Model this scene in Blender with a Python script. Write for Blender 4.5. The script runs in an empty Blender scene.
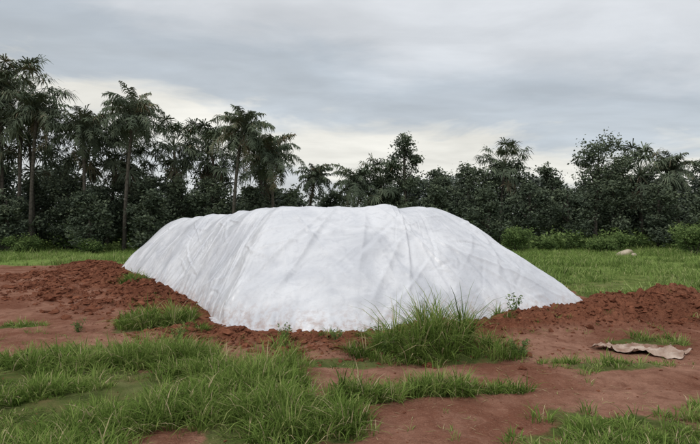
import bpy, math, numpy as np
from mathutils import Vector
rng=np.random.default_rng(7)
S=bpy.context.scene
# ---------------------------------------------------------------- noise
_perm=np.random.default_rng(3).permutation(256); _perm=np.concatenate([_perm,_perm,_perm])
_ga=np.random.default_rng(4).uniform(0,2*np.pi,256)
def perlin(x,y,seed=0):
    x=np.asarray(x,float)+seed*17.37; y=np.asarray(y,float)+seed*9.71
    xi=np.floor(x).astype(int); yi=np.floor(y).astype(int); xf=x-xi; yf=y-yi
    u=xf*xf*xf*(xf*(xf*6-15)+10); v=yf*yf*yf*(yf*(yf*6-15)+10)
    def g(ix,iy,dx,dy):
        a=_ga[_perm[(_perm[ix&255]+iy)&255]]; return np.cos(a)*dx+np.sin(a)*dy
    a=g(xi,yi,xf,yf);b=g(xi+1,yi,xf-1,yf);c=g(xi,yi+1,xf,yf-1);d=g(xi+1,yi+1,xf-1,yf-1)
    return 1.5*((a*(1-u)+b*u)*(1-v)+(c*(1-u)+d*u)*v)
def fbm(x,y,f=1.,o=4,seed=0,gain=.5):
    r=0;a=1.
    for i in range(o):
        r=r+a*perlin(x*f,y*f,seed+i*3); f*=2.03;a*=gain
    return r
def sstep(a,b,x):
    t=np.clip((x-a)/(b-a),0,1); return t*t*(3-2*t)
# ---------------------------------------------------------------- mesh helper
def mesh_obj(name,co,faces,mat,attrs=None,smooth=False,matidx=None,link=True):
    me=bpy.data.meshes.new(name)
    co=np.asarray(co,np.float32); faces=[np.asarray(f,np.int32) for f in (faces if isinstance(faces,list) else [faces])]
    faces=[f for f in faces if len(f)]
    if not faces: return None
    me.vertices.add(len(co)); me.vertices.foreach_set('co',co.ravel())
    nl=sum(f.size for f in faces); npoly=sum(len(f) for f in faces)
    me.loops.add(nl); me.loops.foreach_set('vertex_index',np.concatenate([f.ravel() for f in faces]))
    tot=np.concatenate([np.full(len(f),f.shape[1],np.int32) for f in faces])
    st=np.concatenate([[0],np.cumsum(tot)[:-1]]).astype(np.int32)
    me.polygons.add(npoly); me.polygons.foreach_set('loop_start',st)
    try: me.polygons.foreach_set('loop_total',tot)
    except Exception: pass
    for m in (mat if isinstance(mat,list) else [mat]): me.materials.append(m)
    if matidx is not None: me.polygons.foreach_set('material_index',np.asarray(matidx,np.int32))
    me.polygons.foreach_set('use_smooth',np.full(npoly,smooth,bool))
    me.update(calc_edges=True)
    if attrs:
        for k,v in attrs.items():
            a=me.attributes.new(k,'FLOAT','POINT'); a.data.foreach_set('value',np.asarray(v,np.float32).ravel())
    ob=bpy.data.objects.new(name,me)
    if link: S.collection.objects.link(ob)
    return ob
def grid_faces(nu,nv,wrap=False):
    i=np.arange(nv-1)[:,None]; j=np.arange(nu if wrap else nu-1)[None,:]; j2=(j+1)%nu
    return np.stack([i*nu+j,i*nu+j2,(i+1)*nu+j2,(i+1)*nu+j],-1).reshape(-1,4)
# ---------------------------------------------------------------- node helper
class NT:
    def __init__(s,nt): s.t=nt; s.n=nt.nodes; s.l=nt.links
    def add(s,ty,**k):
        n=s.n.new(ty)
        for a,b in k.items(): setattr(n,a,b)
        return n
    def put(s,sock,v):
        if isinstance(v,bpy.types.NodeSocket): s.l.new(v,sock)
        else: sock.default_value=v
    def math(s,op,a,b=0.,c=0.,clamp=False):
        n=s.add('ShaderNodeMath',operation=op,use_clamp=clamp)
        s.put(n.inputs[0],a);s.put(n.inputs[1],b);s.put(n.inputs[2],c); return n.outputs[0]
    def mix(s,f,a,b,mode='MIX'):
        n=s.add('ShaderNodeMix',data_type='RGBA',blend_type=mode)
        s.put(n.inputs[0],f)
        s.put(n.inputs[6],a if isinstance(a,bpy.types.NodeSocket) else (*a,1)); s.put(n.inputs[7],b if isinstance(b,bpy.types.NodeSocket) else (*b,1)); return n.outputs[2]
    def noise(s,vec,scale,detail=4,rough=.55,dist=0.):
        n=s.add('ShaderNodeTexNoise'); 
        if vec is not None: s.l.new(vec,n.inputs['Vector'])
        n.inputs['Scale'].default_value=scale;n.inputs['Detail'].default_value=detail;n.inputs['Roughness'].default_value=rough;n.inputs['Distortion'].default_value=dist
        return n.outputs[0]
    def ramp(s,f,stops):
        n=s.add('ShaderNodeValToRGB'); s.put(n.inputs[0],f); cr=n.color_ramp
        while len(cr.elements)<len(stops): cr.elements.new(.5)
        for e,(p,c) in zip(cr.elements,stops): e.position=p; e.color=(*c,1) if not isinstance(c,(int,float)) else (c,c,c,1)
        return n.outputs[0]
    def rng(s,v,a,b,c=0.,d=1.):
        n=s.add('ShaderNodeMapRange',interpolation_type='SMOOTHSTEP'); s.put(n.inputs[0],v)
        for i,q in enumerate((a,b,c,d)): n.inputs[i+1].default_value=q
        return n.outputs[0]
    def attr(s,name): return s.add('ShaderNodeAttribute',attribute_name=name).outputs['Fac']
def new_mat(name):
    m=bpy.data.materials.new(name); m.use_nodes=True; t=NT(m.node_tree); t.n.clear()
    out=t.add('ShaderNodeOutputMaterial'); return m,t,out
def bump(t,h,strength,dist):
    b=t.add('ShaderNodeBump'); b.inputs['Strength'].default_value=strength; b.inputs['Distance'].default_value=dist; t.l.new(h,b.inputs['Height']); return b.outputs[0]
def leaf_mat(name,stops,transl=.3,rough=.5):
    m,t,out=new_mat(name); tint=t.attr('tint')
    col=t.ramp(tint,stops)
    p=t.add('ShaderNodeBsdfDiffuse'); t.put(p.inputs['Color'],col)
    if transl<=0:
        t.l.new(p.outputs[0],out.inputs[0]); return m
    tr=t.add('ShaderNodeBsdfTranslucent'); t.put(tr.inputs['Color'],col)
    mx=t.add('ShaderNodeMixShader'); mx.inputs[0].default_value=transl
    t.l.new(p.outputs[0],mx.inputs[1]);t.l.new(tr.outputs[0],mx.inputs[2]);t.l.new(mx.outputs[0],out.inputs[0]); return m
M_grass=leaf_mat('grass_blades',[(0,(.065,.105,.024)),(.45,(.155,.235,.052)),(.8,(.26,.345,.095)),(.93,(.36,.37,.15)),(1,(.52,.43,.26))],.35)
M_field=leaf_mat('field_grass',[(0,(.085,.135,.038)),(.5,(.19,.275,.075)),(.85,(.29,.37,.12)),(1,(.40,.40,.20))],.3)
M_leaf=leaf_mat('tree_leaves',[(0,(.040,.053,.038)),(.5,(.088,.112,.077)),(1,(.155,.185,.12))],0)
M_far_haze=leaf_mat('far_tree_leaves_hazed',[(0,(.072,.090,.080)),(.5,(.118,.142,.120)),(1,(.17,.195,.155))],0)  # distant leaves paler and greyer: aerial haze mixed into their colour
M_palm=leaf_mat('palm_leaves',[(0,(.046,.061,.042)),(.5,(.092,.116,.080)),(.9,(.15,.178,.118)),(1,(.19,.16,.11))],0)
M_shrub=leaf_mat('shrub_leaves',[(0,(.06,.095,.036)),(.5,(.13,.19,.068)),(1,(.21,.28,.10))],.25)
def bark():
    m,t,out=new_mat('bark'); g=t.add('ShaderNodeNewGeometry').outputs['Position']
    n=t.noise(g,6,3); c=t.ramp(n,[(.3,(.04,.036,.03)),(.7,(.11,.10,.085))])
    p=t.add('ShaderNodeBsdfDiffuse'); t.put(p.inputs['Color'],c)
    t.l.new(p.outputs[0],out.inputs[0]); return m
M_bark=bark()
def soil_color(t,pos):
    n1=t.noise(pos,.7,3,.6); n2=t.noise(pos,6,5,.65); n3=t.noise(pos,45,2,.7)
    c=t.ramp(n1,[(.3,(.14,.053,.031)),(.5,(.20,.079,.046)),(.7,(.27,.115,.070))])
    c=t.mix(t.math('MULTIPLY',t.rng(n2,.35,.7),.65),c,(.085,.033,.021))
    c=t.mix(t.math('MULTIPLY',t.rng(n3,.5,.78),.5),c,(.34,.17,.105))
    return c,n1,n2,n3
def soil_mat():
    m,t,out=new_mat('red_soil_clods'); pos=t.add('ShaderNodeNewGeometry').outputs['Position']
    n2=t.noise(pos,6,3,.65)
    c=t.ramp(n2,[(.35,(.24,.098,.057)),(.65,(.12,.046,.028))])
    c=t.mix(t.math('MULTIPLY',t.attr('tint'),.6),c,(.10,.040,.026))
    p=t.add('ShaderNodeBsdfDiffuse'); t.put(p.inputs['Color'],c)
    t.l.new(p.outputs[0],out.inputs[0]); return m
M_soil=soil_mat()
def ground_mat():
    m,t,out=new_mat('ground_soil_and_turf'); pos=t.add('ShaderNodeNewGeometry').outputs['Position']
    c,n1,n2,n3=soil_color(t,pos)
    pk=t.attr('packed'); n0=t.noise(pos,.45,4,.65,.5); n4=t.noise(pos,1.7,5,.7,.8)
    pc=t.mix(t.rng(n0,.40,.60),(.185,.083,.055),(.315,.172,.122))
    pc=t.mix(t.math('MULTIPLY',t.rng(n4,.50,.66),.60),pc,(.125,.052,.034))
    pc=t.mix(t.math('MULTIPLY',t.rng(n4,.46,.32),.40),pc,(.37,.215,.155))
    pc=t.mix(t.math('MULTIPLY',t.rng(n2,.4,.68),.45),pc,(.14,.058,.038))
    pc=t.mix(t.math('MULTIPLY',t.rng(n3,.5,.75),.35),pc,(.38,.24,.17))
    c=t.mix(t.math('MULTIPLY',pk,.88),c,pc)
    gm=t.attr('turf')
    gf=t.math('ADD',gm,t.math('MULTIPLY',t.math('SUBTRACT',n2,.5),1.1)); gf=t.rng(gf,.35,.75)
    gn=t.noise(pos,2.2,4,.65)
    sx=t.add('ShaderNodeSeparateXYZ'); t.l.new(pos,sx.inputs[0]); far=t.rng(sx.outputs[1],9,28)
    gcn_shade=t.ramp(gn,[(.3,(.05,.065,.022)),(.5,(.09,.11,.035)),(.7,(.16,.13,.06))])  # near turf colour darkened to stand for shade beneath the blades
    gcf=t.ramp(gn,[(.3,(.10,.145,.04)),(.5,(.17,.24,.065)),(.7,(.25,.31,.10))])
    gc=t.mix(far,gcn_shade,gcf)
    gc=t.mix(t.math('MULTIPLY',t.rng(n0,.5,.72),.7),gc,(.22,.22,.10))
    c=t.mix(gf,c,gc)
    p=t.add('ShaderNodeBsdfDiffuse'); t.put(p.inputs['Color'],c)
    h=t.math('ADD',n2,t.math('MULTIPLY',n3,.5))
    t.l.new(bump(t,h,1.,.05),p.inputs['Normal']); t.l.new(p.outputs[0],out.inputs[0]); return m
M_ground=ground_mat()
# ---------------------------------------------------------------- tarp outline
PQ=[((-0.05,8.42),(0.0,12.0)),((1.3,8.95),(0.9,12.1)),((2.9,9.75),(1.4,12.2)),((4.4,10.6),(1.75,12.4)),((5.45,11.2),(1.95,12.8)),
((5.2,12.6),(2.0,13.4)),((4.2,15.5),(1.0,15.)),((1.5,19.5),(-1.5,18.)),((-2.5,24.),(-4.5,21.5)),((-6.5,26.5),(-6.3,23.)),
((-9.2,25.),(-7.4,23.)),((-9.9,21.8),(-7.3,22.)),((-6.7,16.8),(-4.8,17.9)),((-4.1,12.7),(-2.7,14.)),((-2.75,10.1),(-1.8,12.5)),
((-2.3,9.1),(-1.5,12.1)),((-1.3,8.62),(-0.8,12.))]
Pc=np.array([p for p,q in PQ]); Qc=np.array([q for p,q in PQ]); nC=len(PQ)
def crom(C,k,f,ten=1.):
    p0,p1,p2,p3=C[(k-1)%nC],C[k%nC],C[(k+1)%nC],C[(k+2)%nC]; f=f[:,None]
    sm=.5*((2*p1)+(p2-p0)*f+(2*p0-5*p1+4*p2-p3)*f**2+(-p0+3*p1-3*p2+p3)*f**3)
    return sm*ten+(1-ten)*(p1+(p2-p1)*f)
seg=np.linalg.norm(np.roll(Pc,-1,0)-Pc,axis=1); cum=np.concatenate([[0],np.cumsum(seg)]); PER=cum[-1]
def outline(n):
    u=np.arange(n)/n*PER; k=np.searchsorted(cum,u,side='right')-1; f=(u-cum[k])/seg[k]
    return u,crom(Pc,k,f,.55),crom(Qc,k,f,.8)
_,OL,_q=outline(420)
def poly_inside(x,y,poly):
    r=np.zeros(x.shape,bool); n=len(poly)
    for i in range(n):
        x1,y1=poly[i];x2,y2=poly[(i+1)%n]
        c=((y1>y)!=(y2>y))&(x<(x2-x1)*(y-y1)/((y2-y1) or 1e-9)+x1); r^=c
    return r
def poly_dist(x,y,poly):
    """signed distance, positive outside"""
    d=np.full(x.shape,1e9); n=len(poly)
    for i in range(n):
        a=np.array(poly[i],float);b=np.array(poly[(i+1)%n],float);ab=b-a
        t=np.clip(((x-a[0])*ab[0]+(y-a[1])*ab[1])/(ab@ab+1e-12),0,1)
        d=np.minimum(d,np.hypot(x-a[0]-t*ab[0],y-a[1]-t*ab[1]))
    return np.where(poly_inside(x,y,poly),-d,d)
OLs=OL[::4]
def tarp_d(x,y):
    x=np.asarray(x,float);y=np.asarray(y,float); d=np.full(x.shape,50.)
    m=(x>-14)&(x<9.5)&(y>5)&(y<31)
    if m.any(): d[m]=poly_dist(x[m],y[m],OLs)
    return d
# soil heaps (x,y,amp,rx,ry)
HEAPS=[(2.6,8.8,.16,.6,.35),(3.4,9.1,.22,.7,.45),(4.3,9.8,.25,.8,.45),(5.4,10.5,.24,.7,.5),(6.1,11.1,.38,.8,.7),(7.0,11.1,.34,.9,.7),(8.0,10.8,.28,1.0,.7),(9.1,10.5,.22,1.,.8),
(5.4,9.4,.17,1.2,.7),(6.9,9.9,.20,1.3,.8),(8.4,9.6,.16,1.2,.8),
(-3.4,10.2,.2,.4,.6),(-4.6,11.8,.30,.55,.9),(-5.7,13.6,.40,.6,.9),(-7.0,15.5,.44,.7,1.),(-8.3,17.2,.42,.8,1.),(-9.7,19.6,.42,.9,1.2),(-11.2,21.8,.36,1.,1.2),(-12.2,24,.34,1.2,1.),
(-9.2,15.2,.14,.9,.8),(-7.4,12.9,.16,.8,.6),(-5.6,11.2,.14,.6,.5),(-11.5,18.5,.14,1.2,1.),(-3.9,9.6,.12,.5,.4),(0.8,8.15,.11,.7,.28),(-.9,7.75,.07,.9,.3),(1.8,8.45,.16,.8,.3),(1.5,7.3,.08,1.0,.4),
(-2.7,8.5,.10,.6,.35),(-1.9,8.0,.09,.6,.3),(.3,7.5,.09,.6,.3),(-.4,7.1,.06,.7,.25)]
def base_h(x,y):
    far=sstep(30,90,np.hypot(x,y))
    return .035*fbm(x,y,.35,2,1)*(1-far)+far*.25*fbm(x,y,.02,2,2)
def ground_h(x,y,fine=True,td=None):
    x=np.asarray(x,float);y=np.asarray(y,float)
    h=base_h(x,y); m=np.hypot(x,y)<34
    X=x[m];Y=y[m]
    if not len(X): return h
    d=tarp_d(X,Y) if td is None else td[m]
    n=fbm(X,Y,1.1,3,5); b=np.zeros(X.shape)
    hs=0
    for (cx,cy,a,rx,ry) in HEAPS:
        g=a*np.exp(-((X-cx)/rx)**2-((Y-cy)/ry)**2); b=np.maximum(b,g); hs=hs+g
    b=.5*b+.38*hs
    berm=.05*np.exp(-((d-.35)/.28)**2)*np.clip(.4+1.3*fbm(X,Y,.8,2,8),0,2)
    b=b*(1+.45*n)+berm
    rough=sstep(0,.12,b)
    loose=np.exp(-np.clip(d,0,9)/1.3)
    rk=np.clip(rough+.25*loose,0,1)
    f=.085*(1-np.abs(fbm(X,Y,1.9,4,11,.6)))**2*rough + .07*np.abs(fbm(X,Y,4.2,4,14,.65))*rk+.018*fbm(X,Y,3.,3,20)+.018*fbm(X,Y,1.1,2,28)
    if fine: f=f+.034*fbm(X,Y,11,3,23,.65)*np.clip(rk,.16,1)
    c=5.35+.11*(X-1.) +.12*np.sin(X*.9)
    rut=-.05*(np.exp(-((Y-c)/.16)**2)+np.exp(-((Y-c-1.15)/.17)**2))*sstep(-.5,1.2,X)
    h[m]+=b+f+rut-.03*rough
    return h
# turf masks (world coordinates)
A=[(-14,7.6),(-4.8,6.9),(-3.3,7.2),(-2.1,7.0),(-1.2,6.6),(-.7,5.9),(-.5,5.3),(-.3,4.7),(-.2,4.2),(-.25,3.),(-.5,-6),(-14,-6)]
B=[(1.4,3.9),(1.9,4.3),(2.6,4.6),(3.3,4.95),(9,5.6),(14,-6),(1.1,-6)]
Cc=[(6.2,13.2),(7.4,12.8),(9.2,12.3),(11,12.),(30,9),(500,5),(500,600),(-500,600),(-500,28),(-24,25),(-14,26.),(-9.5,28.),(-3,28.5),(2,24),(5.5,17.5)]
PATCH=[(-3.45,8.9,.75,.45),(-6.,9.1,.5,.25),(1.2,6.95,.95,.4),(3.2,6.4,.75,.3),(.12,5.15,.45,.2),(.95,5.35,.45,.2),(1.6,5.4,.35,.15),(-5.9,13.8,.5,.5),(4.6,7.9,.8,.25),(9,9,1.5,1.2),(-11,12,1.2,.8),(-.2,6.6,.8,.3)]
def turf(x,y):
    n=fbm(x,y,1.0,3,31); g=np.zeros(x.shape)
    for poly,w in ((A,.35),(B,.3),(Cc,.7)):
        d=poly_dist(x,y,poly); g=np.maximum(g,sstep(w,-w,d+n*w*1.6))
    for (cx,cy,rx,ry) in PATCH:
        q=np.hypot((x-cx)/rx,(y-cy)/ry); g=np.maximum(g,.8*sstep(1.25,.5,q+.35*n))
    hole=np.exp(-((x+1.5)/.30)**2-((y-4.15)/.25)**2)+.8*np.exp(-((x+2.2)/.5)**2-((y-6.2)/.16)**2); g*=1-np.clip(hole*1.3,0,1)
    return g
# ---------------------------------------------------------------- ground sheet
def axis(pts):
    out=[]
    for (a,b,s0,s1) in pts:
        v=a
        while v<b-1e-6:
            out.append(v); v+=s0+(s1-s0)*(v-a)/(b-a)
    out.append(pts[-1][1]); return np.array(out)
gx=axis([(-700,-60,80,8),(-60,-14,6,.25),(-14,-6,.12,.04),(-6,7,.03,.03),(7,14,.035,.25),(14,60,.3,6),(60,700,8,80)])
gy=axis([(-200,0,40,1.5),(0,3,1,.1),(3,13,.024,.044),(13,28,.055,.15),(28,60,.2,2),(60,700,3,60)])
X,Y=np.meshgrid(gx,gy); X=X.ravel();Y=Y.ravel()
td=tarp_d(X,Y)
Z=ground_h(X,Y,True,td)
Z=np.where(td<-.6,np.minimum(Z,.02),Z)
tf=turf(X,Y); 
pk=np.clip(sstep(.4,1.4,td)-.9*sstep(.04,.16,Z-base_h(X,Y)),0,1)
mesh_obj('ground',np.stack([X,Y,Z],1),grid_faces(len(gx),len(gy)),M_ground,{'turf':tf,'packed':pk},smooth=True)
# ---------------------------------------------------------------- tarp
NT_=1800; u,P,Q=outline(NT_)
spA=np.array([.3,14.]);spB=np.array([-5.9,22.]);ab=spB-spA
tt=np.clip(((Q-spA)@ab)/(ab@ab),0,1); C=spA+tt[:,None]*ab
tang=np.roll(P,-1,0)-np.roll(P,1,0); outn=np.stack([tang[:,1],-tang[:,0]],1); outn/=np.linalg.norm(outn,axis=1)[:,None]
rows=[];zs=[];svals=[]
def per(u,f,seed,o=3):
    a=u/PER*2*np.pi; R=PER/2/np.pi*f; return fbm(np.cos(a)*R+50,np.sin(a)*R+50,1.,o,seed)
H=2.3+.04*per(u,.25,41,2)
skw=.10+.14*np.clip(per(u,1.2,43),-.5,1)+.02
P=P+outn*(.07*per(u,.9,42,4))[:,None]
sk=[1,.66,.33]
for k in sk:
    xy=P+outn*(skw*k)[:,None]; rows.append(xy); zs.append(base_h(xy[:,0],xy[:,1])+.012+.02*np.abs(fbm(xy[:,0],xy[:,1],4,2,44))); svals.append(np.full(NT_,-.05*k))
NS=160
ucorner=cum[4]; du_=np.abs((u-ucorner+PER/2)%PER-PER/2)
pex=1.44+.10*per(u,.3,45,2)-.10*np.exp(-(du_/1.6)**2)
b0=base_h(P[:,0],P[:,1])+.015
for i in range(NS+1):
    s=i/NS; xy=P+(Q-P)*s; rows.append(xy); zs.append(b0*(1-s)+H*(1-(1-s)**pex)); svals.append(np.full(NT_,s))
NI=22
for i in range(1,NI+1):
    s=i/NI; xy=Q+(C-Q)*s; rows.append(xy); zs.append(H*(1-s)+2.33*s - .06*np.sin(np.pi*s)); svals.append(np.full(NT_,1+.35*s))
R=len(rows); V=np.zeros((R,NT_,3)); V[:,:,:2]=np.array(rows); V[:,:,2]=np.array(zs); sv=np.array(svals)
def gnorm(V):
    du=np.roll(V,-1,1)-np.roll(V,1,1); dv=np.gradient(V,axis=0); n=np.cross(du,dv); n/=np.linalg.norm(n,axis=2)[...,None]+1e-9; 
    return np.where(n[...,2:3]<0,-n,n)
for it in range(28):
    a=NS+3-30; b=R-1
    V[a:b,:,2]=.5*V[a:b,:,2]+.25*(V[a-1:b-1,:,2]+V[a+1:b+1,:,2])
Nn=gnorm(V)
U=np.broadcast_to(u[None,:],sv.shape); sm=sv*3.9
Us=(U+PER/2)%PER
wx,wy=V[...,0],V[...,1]
wz=V[...,2]
disp=.06*fbm(wx,wy+wz,.45,2,51)+.014*fbm(wx,wy+wz*.7,1.3,2,52)
edge=sstep(0,.2,sv)*sstep(1.3,.9,sv)
for (rot,fa,fl,am,sd) in ((.42,.42,.14,.105,71),(-.55,.36,.13,.09,72),(1.15,.55,.22,.045,73),(.1,.9,.2,.022,74)):
    a_=Us*math.cos(rot)+sm*math.sin(rot); l_=-Us*math.sin(rot)+sm*math.cos(rot)
    nn=perlin(a_*fa+.25*perlin(l_*.5,a_*.3,sd+9),l_*fl,sd); disp+=am*(.28-np.sqrt(nn**2+.0004))*edge
r2=np.random.default_rng(21)
def crease(u0,s0,L,th,w0,amp,cv=0.,sharp=False):
    du,ds=math.sin(th),math.cos(th)
    dU=(U-u0+PER/2)%PER-PER/2; dS=sm-s0
    al=dU*du+dS*ds; ac=dU*ds-dS*du+cv*al*al
    m=(np.abs(ac)<.5)&(al>-.1)&(al<L+.1)
    if not m.any(): return
    w=w0*(1+.5*al[m]/L); win=np.sin(np.clip(al[m]/L,0,1)*np.pi)**.6
    disp[m]+=amp*win*(np.exp(-(np.abs(ac[m])/w)**(1.3 if sharp else 2))-.4*np.exp(-((ac[m]-2.1*w)/(w*1.6))**2))
for k in range(36):
    u0=r2.uniform(-15,9)%PER; crease(u0,r2.uniform(0,1.2),r2.uniform(2.0,4.2),r2.normal(.0,.5),r2.uniform(.03,.07),r2.uniform(.014,.040)*r2.choice([1,1,-1]),r2.normal(0,.02),True)
for k in range(210):
    u0=r2.uniform(-15,9)%PER; crease(u0,r2.uniform(0,.95)*3.9,r2.uniform(.3,1.6),r2.normal(.2,1.1),r2.uniform(.012,.03),r2.uniform(.007,.020)*r2.choice([1,-1]),r2.normal(0,.1),True)
for k in range(20):
    u0=r2.uniform(-12,7)%PER; crease(u0,r2.uniform(.8,3.2),r2.uniform(1.5,3.5),math.pi/2*r2.choice([1,-1])+r2.normal(0,.3),r2.uniform(.022,.045),r2.uniform(.010,.024),r2.normal(0,.03),True)
# a few deliberate long diagonal folds on the front and right faces (u measured from the front tip of the pile)
for (u0,s0,L,th,w,am) in ((3.2,.1,4.6,-.55,.05,.05),(4.6,.2,4.4,-.75,.05,.045),(1.2,.3,3.8,.25,.045,.04),(-1.6,.2,3.8,.35,.05,.05),(-2.6,.1,3.9,.55,.05,.045),(2.2,1.2,2.8,.5,.04,-.035),(-.4,1.6,2.4,-.7,.035,.035),(5.6,.3,3.2,-1.0,.04,.04)):
    crease(u0%PER,s0,L,th,w,am,.01,True)
aw=U+.4*fbm(wx,wy,.6,2,53); ang=aw/PER*2*np.pi; Rr=PER/2/np.pi
hem=fbm(np.cos(ang)*Rr*4+9,np.sin(ang)*Rr*4+9+sm*.3,1.,3,56); disp+=.04*hem*np.exp(-np.clip(sv,0,9)/.10)*(sv>=0)
disp+=.003*fbm(wx*1,wy+wz,5,3,57)
disp*=sstep(-.03,.06,sv)
V+=Nn*disp[...,None]
def tarp_mat():
    m,t,out=new_mat('white_plastic_sheet'); pos=t.add('ShaderNodeNewGeometry').outputs['Position']
    n=t.noise(pos,.8,4,.6,.8); n2=t.noise(pos,4,4,.7,1.2)
    c=t.mix(t.rng(n,.36,.64),(.53,.545,.585),(.68,.69,.72))
    c=t.mix(t.math('MULTIPLY',t.rng(n2,.48,.70),.35),c,(.43,.44,.48))
    low=t.rng(t.attr('slope'),.16,-.02); dn=t.noise(pos,7,3,.7)
    c=t.mix(t.math('MULTIPLY',t.math('MULTIPLY',low,t.rng(dn,.4,.7)),.65),c,(.33,.19,.13))
    p=t.add('ShaderNodeBsdfPrincipled'); t.put(p.inputs['Base Color'],c); p.inputs['Roughness'].default_value=.34; p.inputs['Specular IOR Level'].default_value=.5
    v=t.add('ShaderNodeTexVoronoi',feature='F1'); v.inputs['Scale'].default_value=1.9; v.inputs['Randomness'].default_value=1.
    mpv=t.add('ShaderNodeVectorMath',operation='ADD'); t.l.new(pos,mpv.inputs[0]); 
    nv_=t.add('ShaderNodeTexNoise'); t.l.new(pos,nv_.inputs['Vector']); nv_.inputs['Scale'].default_value=1.2; nv_.inputs['Detail'].default_value=2; t.l.new(nv_.outputs['Color'],mpv.inputs[1]); t.l.new(mpv.outputs[0],v.inputs['Vector'])
    h=t.math('ADD',t.math('MULTIPLY',v.outputs['Distance'],1.8),t.math('MULTIPLY',t.noise(pos,10,4,.6,1.),.8))
    t.l.new(bump(t,h,.55,.02),p.inputs['Normal'])
    t.l.new(p.outputs[0],out.inputs[0]); return m
tarp=mesh_obj('tarp_covered_silage_pile',V.reshape(-1,3),grid_faces(NT_,R,True)[:, ::-1],tarp_mat(),{'slope':sv},smooth=True)
# ---------------------------------------------------------------- clods
def ico(sub):
    import bmesh
    bm=bmesh.new(); bmesh.ops.create_icosphere(bm,subdivisions=sub,radius=1); 
    v=np.array([q.co[:] for q in bm.verts]); f=np.array([[q.index for q in p.verts] for p in bm.faces]); bm.free(); return v,f
def lumps(name,x,y,size,mat,flat=.7,sink=.25,rough=.28,smooth=False,sub=2,jit=0.):
    IV,IF=ico(sub)
    n=len(x); z=ground_h(x,y,False); nv=len(IV); out=np.zeros((n,nv,3))
    sc=size[:,None]*np.stack([rng.uniform(.6,1.4,n),rng.uniform(.6,1.3,n),rng.uniform(.5,1.,n)*flat],1)
    r=1+rough*fbm(IV[None,:,0]*1.3+rng.uniform(0,90,(n,1)),IV[None,:,1]*1.3+IV[None,:,2]*1.7+rng.uniform(0,90,(n,1)),1.,2,3)*1.6
    r=r*(1+rng.uniform(-jit,jit,r.shape))
    v=IV[None]*r[...,None]; v=v*sc[:,None,:]
    tl=rng.normal(0,.35,n)[:,None]; v=np.stack([v[...,0],v[...,1]*np.cos(tl)-v[...,2]*np.sin(tl),v[...,1]*np.sin(tl)+v[...,2]*np.cos(tl)],-1)
    a=rng.uniform(0,6.28,n); ca,sa=np.cos(a)[:,None],np.sin(a)[:,None]
    out[...,0]=v[...,0]*ca-v[...,1]*sa+x[:,None]; out[...,1]=v[...,0]*sa+v[...,1]*ca+y[:,None]; out[...,2]=v[...,2]+(z+size*flat*(.5-sink))[:,None]
    f=(IF[None]+(np.arange(n)*nv)[:,None,None]).reshape(-1,3)
    return mesh_obj(name,out.reshape(-1,3),f,mat,{'tint':np.repeat(rng.random(n),nv)},smooth=smooth)
cx=[];cy=[];cs=[]
for (hx,hy,a,rx,ry) in HEAPS:
    k=int(480*rx*ry/.5*(1.3 if hx<0 else 1)); cx.append(rng.normal(hx,rx*.75,k)); cy.append(rng.normal(hy,ry*.75,k)); cs.append(np.clip(rng.lognormal(-4.15,.65,k),.006,.09)*(1.35 if hx<0 else .8))
k=2600; cx.append(rng.uniform(-5,8,k)); cy.append(rng.uniform(4,10,k)); cs.append(np.clip(rng.lognormal(-5.0,.55,k),.003,.024))
k=2200; i=rng.integers(0,len(OL),k); o2=rng.uniform(.05,.8,k); th=rng.uniform(0,6.28,k)
cx.append(OL[i,0]+np.cos(th)*o2);cy.append(OL[i,1]+np.sin(th)*o2);cs.append(np.clip(rng.lognormal(-4.2,.65,k),.008,.08))
cx=np.concatenate(cx);cy=np.concatenate(cy);cs=np.concatenate(cs)
d=tarp_d(cx,cy); m=(d>.02)&(cy>3.6)&(cy<27); cx,cy,cs=cx[m],cy[m],cs[m]
lumps('soil_clods',cx,cy,cs,M_soil,sub=2,jit=.16,rough=.4,sink=.4)
# ---------------------------------------------------------------- grass
def blades(name,bx,by,h,az,bend,w,tint,mat,bz=None,lay=.50):
    n=len(bx)
    if n==0: return None
    z=ground_h(bx,by,False) if bz is None else bz
    us=np.array([0,.38,.74,1.]); ws=np.array([.75,1.,.62,0])
    dx,dy=np.cos(az),np.sin(az); pz=az+np.pi/2+rng.normal(0,.5,n); px,py=np.cos(pz),np.sin(pz)
    co=np.zeros((n,7,3)); vi=0
    for k,(q,ww) in enumerate(zip(us,ws)):
        rr=h*bend*(.35*q+.65*q**2.2); zz=h*(q-lay*np.clip(bend,0,1.4)*q**2.4)
        if lay>.9: rr=h*q; zz=.012+.05*h*q
        cxx=bx+dx*rr; cyy=by+dy*rr; czz=z-.01+zz
        if k<3:
            for sgn in (-1,1):
                co[:,vi,0]=cxx+sgn*px*w*ww*.5; co[:,vi,1]=cyy+sgn*py*w*ww*.5; co[:,vi,2]=czz; vi+=1
        else:
            co[:,vi,0]=cxx;co[:,vi,1]=cyy;co[:,vi,2]=czz
    T=np.array([[0,1,3],[0,3,2],[2,3,5],[2,5,4],[4,5,6]])
    f=(T[None]+(np.arange(n)*7)[:,None,None]).reshape(-1,3)
    return mesh_obj(name,co.reshape(-1,3),f,mat,{'tint':np.repeat(np.clip(tint,0,1),7)},smooth=True)
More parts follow.
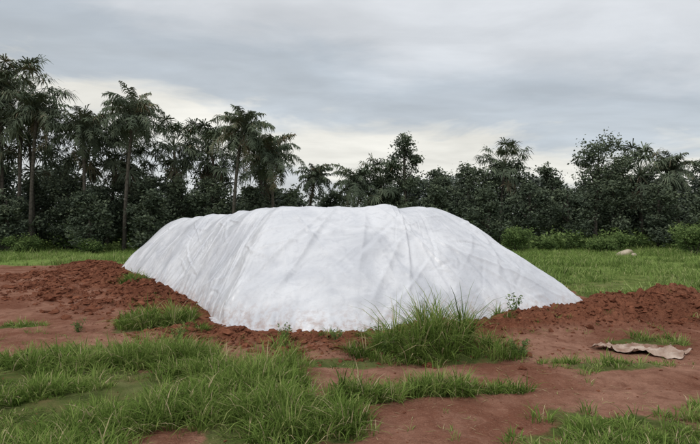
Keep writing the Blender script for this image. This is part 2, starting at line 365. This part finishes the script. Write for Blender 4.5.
def tufts(name,tx,ty,th,tr,nb,mat=M_grass,wid=.007,spread=.55,tint0=.5):
    n=np.asarray(nb,int); idx=np.repeat(np.arange(len(tx)),n); N=len(idx)
    az=rng.uniform(0,6.28,N); rr=np.sqrt(rng.random(N))*tr[idx]
    bx=tx[idx]+np.cos(az)*rr; by=ty[idx]+np.sin(az)*rr
    h=th[idx]*rng.uniform(.4,1.15,N); bend=np.clip(rng.gamma(2.2,spread/2.2,N)+.25*rr/(tr[idx]+1e-6),.05,1.5)
    az2=az+rng.normal(0,.7,N)
    t0=np.clip(rng.normal(0,.19,len(tx))+tint0,0,.85)[idx]+rng.normal(0,.17,N); dry=rng.random(N)<.06; t0=np.where(dry,1.,np.clip(t0,0,.9))
    m=tarp_d(bx,by)>-.05; 
    return blades(name,bx[m],by[m],h[m],az2[m],bend[m],(wid*rng.uniform(.6,1.5,N))[m],t0[m],mat)
k=13000; tx=rng.uniform(-8.5,5.8,k); ty=3.2+rng.random(k)**1.15*5.0
g=turf(tx,ty); n=fbm(tx,ty,.9,2,61)
m=(rng.random(k)<g*np.clip(.5+1.5*n,.06,1))&(np.abs(tx)<ty*.85+.8); tx,ty,n=tx[m],ty[m],n[m]
hv=fbm(tx,ty,.55,2,63)
th=np.clip(.20+.24*hv+.12*n+rng.normal(0,.06,len(tx)),.05,.55); th=np.where(tx>1.2,th*.6,th)
tufts('grass',tx,ty,th,np.full(len(tx),.07),np.full(len(tx),25),tint0=.5+.18*fbm(tx,ty,1.2,2,64),wid=.0085)
def clump(x,y,rx,ry,h,nt,wid=.009,nb=34,tint0=.5,spread=.55):
    a=rng.uniform(0,6.28,nt); r=np.sqrt(rng.random(nt)); px=x+np.cos(a)*r*rx; py=y+np.sin(a)*r*ry
    tufts('grass_clump',px,py,h*(1-.5*r**2)*rng.uniform(.55,1.25,nt),np.full(nt,.06),np.full(nt,nb),wid=wid,tint0=tint0,spread=spread)
clump(1.2,7.15,.85,.35,1.0,56,.012,34,.55,.6)
clump(1.95,6.95,.4,.25,.45,18)
clump(.75,6.8,.45,.2,.38,18)
clump(.12,5.15,.42,.16,.42,28)
clump(.95,5.4,.42,.16,.38,24)
clump(1.65,5.45,.4,.12,.2,18,nb=20)
clump(.12,6.95,.2,.12,.50,10,nb=26,tint0=.3)
clump(-1.05,7.4,.14,.1,.34,6,nb=20,tint0=.6)
clump(-3.45,9.1,.75,.35,.58,50,.013,34,.5)
clump(-2.6,8.4,.25,.15,.3,8)
clump(-5.9,9.2,.45,.2,.2,18,nb=22)
clump(-5.9,13.9,.4,.4,.45,16,.014)
clump(3.2,6.5,.75,.25,.22,32,nb=22,tint0=.6)
clump(-3.6,6.5,1.2,.3,.46,60,.010,32,.55)
clump(-2.2,6.5,.7,.3,.46,34,.010,32,.55)
clump(-1.4,5.9,.5,.35,.42,30,.009,32,.5)
clump(-.75,4.75,.35,.3,.36,26,.009,30,.4)
clump(-.7,5.5,.3,.2,.34,18,.009,30,.45)
clump(2.75,9.05,.25,.12,.34,8,.012,20,.4)
clump(.3,8.1,.2,.1,.26,6,nb=20,tint0=.3)
clump(-.3,7.9,.15,.1,.24,5,nb=20,tint0=.3)
clump(2.4,4.3,.6,.2,.22,26,nb=26,tint0=.5)
clump(3.4,4.7,.6,.2,.22,22,nb=26,tint0=.5)
k=620; sx=rng.uniform(-6,7,k); sy=rng.uniform(4,12,k); m=(tarp_d(sx,sy)>.1)&(turf(sx,sy)<.5)&(fbm(sx,sy,.6,2,71)>.0); sx,sy=sx[m],sy[m]
tufts('grass_sprouts',sx,sy,rng.uniform(.04,.17,len(sx)),np.full(len(sx),.04),np.full(len(sx),9),wid=.006,tint0=.6)
k=2600; sx=rng.uniform(-6,7,k); sy=rng.uniform(3.8,10,k); m=(tarp_d(sx,sy)>.1)&(fbm(sx,sy,.8,2,77)>-.1); sx,sy=sx[m],sy[m]; k=len(sx)
blades('dry_straw_litter',sx,sy,rng.uniform(.03,.14,k),rng.uniform(0,6.28,k),np.ones(k),rng.uniform(.003,.007,k),rng.choice([.93,1.,.97],k),M_grass,bz=ground_h(sx,sy,True)+.004,lay=1.)
k=46000; r_=12+rng.random(k)**1.0*45; a_=rng.uniform(-.80,.80,k); fx=r_*np.tan(a_); fy=r_
g=turf(fx,fy); n=fbm(fx,fy,.25,3,81)
m=(rng.random(k)<g*np.clip(.6+.8*n,.15,1))&(tarp_d(fx,fy)>.2); 
m&=~((fx>-6)&(fx<2)&(fy>20)&(fy<40)&(np.abs(fx)<fy*.2)) 
m&=~((np.abs(fx-19.2)<1.0)&(fy>32)&(fy<35.2))
fx,fy,n=fx[m],fy[m],n[m]
sc=.5+fy/28
tufts('field_grass',fx,fy,np.clip(.22+.26*n+rng.normal(0,.09,len(fx)),.08,.8)*np.clip(sc,.8,1.4),.10*sc,np.full(len(fx),9),mat=M_field,wid=.022,spread=.6,tint0=.5+.3*fbm(fx,fy,.18,2,83))
# ---------------------------------------------------------------- leafy things
def quads_leaves(c,size,aspect=.5):
    n=len(c); a=rng.normal(size=(n,3)); a[:,2]*=.6; a/=np.linalg.norm(a,axis=1)[:,None]
    b=rng.normal(size=(n,3)); b-= (b*a).sum(1)[:,None]*a; b/=np.linalg.norm(b,axis=1)[:,None]
    s=size[:,None]; v=np.stack([c-a*s,c+b*s*aspect,c+a*s*1.0,c-b*s*aspect],1)
    return v.reshape(-1,3), np.arange(n*4).reshape(-1,4)
def tube(pts,rad,ns=7):
    pts=np.asarray(pts,float); vs=[]
    for i,p in enumerate(pts):
        t=pts[min(i+1,len(pts)-1)]-pts[max(i-1,0)]; t/=np.linalg.norm(t)+1e-9
        a=np.cross(t,[.3,1,.1]); a/=np.linalg.norm(a)+1e-9; b=np.cross(t,a)
        th=np.arange(ns)/ns*2*np.pi; vs.append(p+rad[i]*(np.cos(th)[:,None]*a+np.sin(th)[:,None]*b))
    return np.concatenate(vs), grid_faces(ns,len(pts),True)
class Acc:
    def __init__(s): s.v=[];s.f=[];s.t=[];s.m=[];s.n=0
    def add(s,v,f,t,mi):
        s.v.append(v);s.f.append(f+s.n);s.t.append(np.broadcast_to(t,(len(v),)).astype(float));s.m.append(np.full(len(f),mi));s.n+=len(v)
    def obj(s,name,mats,link=True):
        return mesh_obj(name,np.concatenate(s.v),[np.concatenate(s.f)],mats,{'tint':np.clip(np.concatenate(s.t),0,1)},matidx=np.concatenate(s.m),link=link)
def crown(acc,c,rad,nclump,leaves,lsz,mi=1,seed_t=.5,shell=.5):
    c=np.array(c);rad=np.array(rad)
    d=rng.normal(size=(nclump,3)); d/=np.linalg.norm(d,axis=1)[:,None]; r=(shell+(1-shell)*rng.random(nclump))[:,None]*rng.uniform(.6,1.3,(nclump,1))
    cc=c+d*rad*r; k=cc[:,2]>.2; cc=cc[k]; d=d[k]; nclump=len(cc)
    if nclump==0: return
    cr=rng.uniform(.1,.30,nclump)*rad.mean()+.12
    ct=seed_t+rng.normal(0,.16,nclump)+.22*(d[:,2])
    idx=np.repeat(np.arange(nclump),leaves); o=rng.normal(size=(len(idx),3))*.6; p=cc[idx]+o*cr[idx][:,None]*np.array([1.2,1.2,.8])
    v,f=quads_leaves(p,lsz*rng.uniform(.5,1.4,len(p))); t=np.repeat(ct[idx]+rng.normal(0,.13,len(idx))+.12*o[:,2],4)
    acc.add(v,f,t,mi)
def broadleaf(hgt,wid,lobes=9,crown_lo=.3,trunk_r=.2,lsz=.13,dens=1.,t0=.5):
    acc=Acc(); lean=rng.normal(0,.03,2)*hgt
    tp=[np.array([0,0,-.3]),np.array([lean[0]*.3,lean[1]*.3,hgt*.25]),np.array([lean[0]*.7,lean[1]*.7,hgt*.5]),np.array([lean[0],lean[1],hgt*.85])]
    v,f=tube(tp,[trunk_r*1.2,trunk_r*.85,trunk_r*.6,trunk_r*.2]); acc.add(v,f,.5,0)
    for k in range(lobes):
        q=(k+.5)/lobes; z=hgt*(crown_lo+(1-crown_lo)*q*.86)
        env=(1-((q-.42)/.75)**2)**.5
        a=k*2.4+rng.uniform(-.5,.5); off=wid*.5*env*rng.uniform(.15,.65)
        c=np.array([math.cos(a)*off+lean[0]*q,math.sin(a)*off+lean[1]*q,z])
        r=wid*.30*env*rng.uniform(.8,1.2)
        st=tp[1]+(tp[3]-tp[1])*max(0,min(1,(z/hgt-.4)*1.3)); 
        v,f=tube([st,(st+c)/2+[0,0,-.1*r],c],[trunk_r*.4,trunk_r*.25,trunk_r*.1],5); acc.add(v,f,.5,0)
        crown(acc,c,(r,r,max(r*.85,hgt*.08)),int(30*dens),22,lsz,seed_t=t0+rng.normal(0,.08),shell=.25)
    return acc
def frond(acc,org,az,el,L,kind,tint):
    n=9; p=np.array(org,float); pts=[p.copy()]; e=el; droop=rng.uniform(.9,1.5)*(1.35 if kind=='pin' else .55)
    for i in range(n):
        p=p+np.array([math.cos(az)*math.cos(e),math.sin(az)*math.cos(e),math.sin(e)])*L/n; pts.append(p.copy()); e-=droop/n*(.5+1.1*i/n)
    pts=np.array(pts); v,f=tube(pts,np.linspace(.04,.012,n+1),3); acc.add(v,f,tint,1)
    side=np.array([-math.sin(az),math.cos(az),0])
    if kind=='pin':
        m=44; q=np.linspace(.10,1,m)
        q=np.repeat(q,2); sg=np.tile([-1,1],m); pos=np.stack([np.interp(q*n,np.arange(n+1),pts[:,i]) for i in range(3)],1)
        pos2=np.stack([np.interp(np.clip(q*n+.3,0,n),np.arange(n+1),pts[:,i]) for i in range(3)],1); pos1=np.stack([np.interp(np.clip(q*n-.3,0,n),np.arange(n+1),pts[:,i]) for i in range(3)],1)
        fw=pos2-pos1; fw/=np.linalg.norm(fw,axis=1)[:,None]+1e-9
        ll=L*.25*np.sin(np.pi*np.clip(.18+.76*q,0,1))**.7*rng.uniform(.65,1.2,2*m)
        dr=side*sg[:,None]*.75+fw*.5+rng.normal(0,.38,(2*m,3)); dr/=np.linalg.norm(dr,axis=1)[:,None]
        mid=pos+dr*(ll*.5)[:,None]+np.array([0,0,-.10])*ll[:,None]; tip=pos+dr*(ll*.85)[:,None]+np.array([0,0,-.5])*ll[:,None]
        w=fw*.036
        v=np.stack([pos-w,pos+w,mid+w*1.1,mid-w*1.1,tip+w*.3,tip-w*.3],1)
        f=np.array([[0,1,2,3],[3,2,4,5]])[None]+(np.arange(2*m)*6)[:,None,None]
        acc.add(v.reshape(-1,3),f.reshape(-1,4),tint+np.repeat(rng.normal(0,.12,2*m),6),1)
    else:
        m=34; c=pts[-1]; fw=pts[-1]-pts[-2]; fw/=np.linalg.norm(fw); a=np.linspace(-2.6,2.6,m)+rng.normal(0,.06,m)
        R=L*.40*rng.uniform(.75,1.15,m)*(1-.12*np.abs(a)/2.5)
        dr=fw*np.cos(a)[:,None]+side*np.sin(a)[:,None]+rng.normal(0,.22,(m,3)); per_=np.cross(dr,np.cross(fw,side)); per_/=np.linalg.norm(per_,axis=1)[:,None]+1e-9
        mid=c+dr*(R*.6)[:,None]; tip=c+dr*(R*.9)[:,None]+np.array([0,0,-.35])*R[:,None]; w=per_*.05
        o=np.repeat(c[None],m,0)
        v=np.stack([o-w*.3,o+w*.3,mid+w,mid-w,tip+w*.25,tip-w*.25],1)
        f=np.array([[0,1,2,3],[3,2,4,5]])[None]+(np.arange(m)*6)[:,None,None]
        acc.add(v.reshape(-1,3),f.reshape(-1,4),tint+np.repeat(rng.normal(0,.12,m),6),1)
def palm(hgt,kind,L=3.2,nf=24,tr=.16):
    acc=Acc(); ht=hgt-L*.72; bend=rng.normal(0,.5,2)
    zz=np.linspace(-.3,ht,9); tp=[np.array([bend[0]*(z/ht)**2,bend[1]*(z/ht)**2,z]) for z in zz]
    v,f=tube(tp,[tr*(1.25 if i==0 else 1-.25*i/8) for i in range(9)],9); acc.add(v,f,.5,0)
    top=tp[-1]
    for k in range(nf):
        q=k/nf; el=1.40-2.1*q**1.15+rng.normal(0,.16); az=k*2.39996+rng.normal(0,.3)
        t=.5+.2*(1-q)+rng.normal(0,.14); 
        if q>.92 and rng.random()<.6: t=1.; el=-.9
        frond(acc,top+np.array([0,0,.2*(1-q)]),az,el,L*rng.uniform(.7,1.15)*(.85 if q<.1 else 1),kind,t)
    return acc
def place(acc,name,x,y,mats):
    o=acc.obj(name,mats); o.location=(x,y,float(base_h(np.array([x]),np.array([y]))[0])); o.rotation_euler=(0,0,rng.uniform(0,6.28)); return o
MP=[M_bark,M_palm]; ML=[M_bark,M_leaf]; MS=[M_bark,M_shrub]
PALMS=[(-30.3,44,16.8,'pin',3.6),(-28.2,43,15.6,'fan',3.2),(-33.5,45,15.6,'fan',3.3),(-26.6,42,13.6,'pin',3.0),(-31.8,46,13.8,'fan',3.2),(-28.8,46,12.2,'fan',3.),
(-25.4,47,11.9,'fan',2.7),(-22.6,43,12.3,'pin',2.9),(-19.0,42.5,13.7,'pin',3.2),(-20.9,47,11.3,'fan',2.6),
(-16.6,48,11.7,'fan',2.8),(-14.4,50,11.8,'fan',2.8),(-10.0,43,12.7,'pin',3.3),(-12.4,48,10.9,'fan',2.8),(-6.8,45,10.4,'pin',3.0),(-8.2,49,10.5,'fan',2.6),
(-4.4,52,8.9,'pin',2.5),(.2,50,8.6,'pin',3.1),(2.8,51,8.4,'fan',2.6),(-23.6,50,10.6,'fan',2.7),
(29.5,51,9.4,'fan',2.8),(32.6,50,9.6,'pin',2.8),(15.2,51,9.9,'fan',2.5),(-38,46,14,'pin',3.6),(38,50,9.5,'pin',3.2),(-34.5,44,11,'fan',3.)]
for (x,y,h,kd,L) in PALMS:
    place(palm(h,kd,L,34 if kd=='pin' else 40),'palm_tree',x,y,MP)
TREES=[(5.6,50,12.3,4.8,10),(4.0,53,9.0,4.5,9),(-14.2,52,9.6,5,9),(-24.,54,10.3,5.5,9),(-31,55,12.,6,9),(-18.8,55,9.4,4.6,9),
(9.6,54,9.2,5.5,9),(12.4,53,9.6,5,9),(14.6,54,10.0,5,9),(17.4,54,10.0,6,9),(20.3,52,9.2,5,9),(23.2,48,11.8,6.4,11),(25.4,49,9.8,5.2,9),
(28.2,54,9.0,5.5,9),(31.,54,9.0,5.5,9),(35.8,50,9.6,5.8,9),(40,52,9.5,6,8),(44,50,10,6,8),(-37,52,12.,6,8),(-42,50,11.5,6,8),(-2.2,56,6.6,4.,8),(-9.8,54,9.0,4.2,8),
(-33,47,8.3,5,8),(-29.6,47.5,7.4,5,8),(-25.6,46,7.6,4.5,8),(-22.3,46.5,7.0,4.5,8),(-18.6,46,7.7,4.6,8),(-15.6,46.5,6.9,4.4,8),(-12.4,45.5,7.2,4.5,8),(-9.0,46.5,6.6,4.5,8),(-5.8,47,6.2,4.4,7),
(-28,41.5,5.4,4.,7),(-21,41,5.4,4.2,7),(-31.5,42,6.2,4.2,7),(-16.5,42,5.2,3.8,7),
(8.4,48,6.6,4.2,7),(12.8,47,6.4,4.6,7),(17.,48,7.0,4.6,7),(20.6,47.5,6.2,4.4,7),(28.6,47,6.8,4.6,7),(33,46.5,6.6,4.6,7)]
for (x,y,h,w,lb) in TREES:
    place(broadleaf(h,w,lb,dens=1.1,crown_lo=.2 if h>9 else .14,t0=.5 if h>9 else .42),'broadleaf_tree',x,y,ML)
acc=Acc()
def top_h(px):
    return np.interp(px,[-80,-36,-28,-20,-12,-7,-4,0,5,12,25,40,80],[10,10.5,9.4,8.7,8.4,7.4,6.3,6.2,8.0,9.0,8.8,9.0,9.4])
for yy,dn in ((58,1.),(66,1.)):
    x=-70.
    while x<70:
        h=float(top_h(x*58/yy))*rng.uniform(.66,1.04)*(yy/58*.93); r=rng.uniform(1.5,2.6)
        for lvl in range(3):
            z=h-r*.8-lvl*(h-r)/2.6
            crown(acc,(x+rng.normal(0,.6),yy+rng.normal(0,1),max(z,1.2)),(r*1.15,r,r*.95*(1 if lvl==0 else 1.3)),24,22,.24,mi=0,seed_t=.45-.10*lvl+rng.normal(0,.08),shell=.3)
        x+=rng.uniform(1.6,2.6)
acc.obj('distant_tree_mass',[M_far_haze])
acc=Acc(); x=-60.
while x<60:
    for yy in (52.5,46.):
        h=rng.uniform(1.6,3.6) if yy>50 else rng.uniform(.5,2.2)
        crown(acc,(x+rng.normal(0,.5),yy+rng.normal(0,1.2),h*.45),(rng.uniform(1.2,2.2),1.2,h*.55),22,18,.15,mi=0,seed_t=(.3 if yy>50 else .5)+rng.normal(0,.2),shell=.3)
    x+=rng.uniform(1.2,2.1)
acc.obj('undergrowth',[M_shrub])
for (x,y,w,h) in [(13.3,41,2.8,2.4),(16.5,43,2.4,1.6),(24.6,36,3.2,2.8),(26.3,35,2.4,2.4),(20,40,2.,1.3),(-20.5,40,2.,1.3),(-26,40,2.4,1.5),(27,39,3,2.6),(22,42,2.6,1.8)]:
    acc=Acc()
    for k in range(7):
        a=rng.uniform(0,6.28); rr=w*rng.uniform(.1,.38); c=(math.cos(a)*rr,math.sin(a)*rr,h*rng.uniform(.28,.68))
        v,f=tube([np.array([0,0,-.1]),np.array(c)],[.05,.02],5); acc.add(v,f,.5,0)
        crown(acc,c,(w*.26,w*.26,h*.32),26,24,.08,seed_t=.4+rng.normal(0,.08),shell=.2)
    place(acc,'shrub',x,y,MS)
def weed(x,y,h,n=26,t0=.6):
    acc=Acc(); z0=float(ground_h(np.array([x]),np.array([y]),False)[0])
    for k in range(5):
        a=rng.uniform(0,6.28); tip=np.array([math.cos(a)*h*.45,math.sin(a)*h*.45,h*rng.uniform(.7,1)])
        v,f=tube([np.array([0,0,-.02]),tip*.5+[0,0,h*.1],tip],[.005,.004,.002],4); acc.add(v,f,.6,1)
        q=rng.random(n)[:,None]; p=tip*q+rng.normal(0,h*.09,(n,3)); v,f=quads_leaves(p,np.full(n,h*.10)*rng.uniform(.6,1.3,n),.42); acc.add(v,f,np.repeat(rng.normal(t0,.2,n),4),1)
    o=acc.obj('weed_plant',MS); o.location=(x,y,z0)
for q in [(3.0,9.3,.36),(-1.0,7.6,.22),(.42,7.95,.24),(2.3,6.9,.25),(-2.7,7.9,.22),(-4.7,8.8,.25),(.5,7.0,.25),(-.2,7.7,.2)]: weed(*q)
# ---------------------------------------------------------------- scrap of sheeting and pale rock
def simple(name,c1,c2,scale,rough=.7):
    m,t,out=new_mat(name); pos=t.add('ShaderNodeNewGeometry').outputs['Position']; n=t.noise(pos,scale,5,.6)
    p=t.add('ShaderNodeBsdfPrincipled'); t.put(p.inputs['Base Color'],t.ramp(n,[(.35,c1),(.65,c2)])); p.inputs['Roughness'].default_value=rough
    t.l.new(bump(t,n,.5,.02),p.inputs['Normal']); t.l.new(p.outputs[0],out.inputs[0]); return m
nu,nv=140,70; uu,vv=np.meshgrid(np.linspace(-1,1,nu),np.linspace(-1,1,nv)); uu=uu.ravel();vv=vv.ravel()
ex=1+.3*fbm(vv*1.5,uu*0+3,1.,3,91); ey=.9+.35*fbm(uu*1.3,uu*0+7,1.,2,92)*np.sign(vv)+.1
sx=4.15+uu*.52*ex; sy=7.25+vv*.27*np.clip(ey,.35,1.5)*(1-.45*np.abs(uu)**3)-.14*uu
sz=ground_h(sx,sy,False)+.012+.07*(1-np.abs(fbm(sx,sy*1.6,2.6,3,93)))**3+.012*fbm(sx,sy,11,2,94)
mesh_obj('plastic_sheet_scrap',np.stack([sx,sy,sz],1),grid_faces(nu,nv),simple('dirty_sheet',(.22,.12,.08),(.50,.40,.33),4),smooth=True)
r_=lumps('pale_rock',np.array([18.9,19.6]),np.array([35.,35.2]),np.array([.46,.3]),simple('pale_stone',(.34,.28,.20),(.48,.41,.31),3),flat=.7,sink=.1,rough=.35,smooth=True)
# ---------------------------------------------------------------- sky
W=bpy.data.worlds.new('World'); S.world=W; W.use_nodes=True; t=NT(W.node_tree); t.n.clear()
out=t.add('ShaderNodeOutputWorld'); bg=t.add('ShaderNodeBackground'); t.l.new(bg.outputs[0],out.inputs[0])
SE,SR=math.radians(48),math.radians(215)
sky=t.add('ShaderNodeTexSky',sky_type='NISHITA'); sky.sun_disc=False; sky.sun_elevation=SE; sky.sun_rotation=SR
g=t.add('ShaderNodeTexCoord').outputs['Generated']; sp=t.add('ShaderNodeSeparateXYZ'); t.l.new(g,sp.inputs[0]); dx,dy,dz=sp.outputs
den=t.math('ADD',t.math('MAXIMUM',dz,0.),.12)
cv=t.add('ShaderNodeCombineXYZ'); t.l.new(t.math('DIVIDE',dx,den),cv.inputs[0]); t.l.new(t.math('DIVIDE',dy,den),cv.inputs[1]); cv=cv.outputs[0]
mp=t.add('ShaderNodeMapping'); t.l.new(cv,mp.inputs[0]); mp.inputs['Scale'].default_value=(.55,1.,1.); mp.inputs['Rotation'].default_value=(0,0,.25); cl=mp.outputs[0]
nA=t.noise(cl,.9,5,.55,.3); nB=t.noise(cl,2.4,5,.6,.4)
mp2=t.add('ShaderNodeMapping'); t.l.new(g,mp2.inputs[0]); mp2.inputs['Scale'].default_value=(1.,1.,4.); nC_=t.noise(mp2.outputs[0],3.4,5,.6,.3)
el=t.math('ADD',dz,t.math('MULTIPLY',dx,.13)); el=t.math('ADD',el,t.math('MULTIPLY',t.math('SUBTRACT',nC_,.5),.20)); el=t.math('ADD',el,t.math('MULTIPLY',t.math('SUBTRACT',nB,.5),.04))
base=t.ramp(el,[(0.,(.72,.735,.73)),(.10,(.66,.69,.71)),(.145,(.89,.87,.80)),(.190,(.88,.86,.79)),(.228,(.56,.61,.655)),(.29,(.55,.605,.66)),(.36,(.68,.71,.745)),(.55,(.86,.88,.91)),(1.,(1.03,1.05,1.07))])
sh=t.rng(nA,.33,.68,.88,1.12); mod=t.math('MULTIPLY',sh,t.rng(nB,.3,.72,.93,1.07))
vm=t.add('ShaderNodeVectorMath',operation='SCALE'); t.l.new(base,vm.inputs[0]); t.l.new(mod,vm.inputs['Scale'])
sk=t.add('ShaderNodeVectorMath',operation='SCALE'); t.l.new(sky.outputs[0],sk.inputs[0]); sk.inputs['Scale'].default_value=.1
fin=t.mix(.92,sk.outputs[0],vm.outputs[0]); t.l.new(fin,bg.inputs['Color']); bg.inputs['Strength'].default_value=1.
sun=bpy.data.lights.new('sun','SUN'); sun.energy=1.4; sun.angle=math.radians(12); sun.color=(1,.96,.9)
so=bpy.data.objects.new('sun',sun); S.collection.objects.link(so)
dv=Vector((math.cos(SE)*math.sin(SR),math.cos(SE)*math.cos(SR),math.sin(SE))); so.rotation_euler=dv.to_track_quat('Z','Y').to_euler(); so.location=dv*50
# ---------------------------------------------------------------- camera
cam=bpy.data.cameras.new('camera'); cam.lens=25.97; cam.sensor_width=36; cam.clip_end=2000; cam.clip_start=.05
co=bpy.data.objects.new('camera',cam); S.collection.objects.link(co); co.location=(0,0,1.7); co.rotation_euler=(math.radians(90+1.13),0,0); S.camera=co
S.view_settings.view_transform='Standard'; S.view_settings.look='None'; S.view_settings.exposure=0; S.view_settings.gamma=1
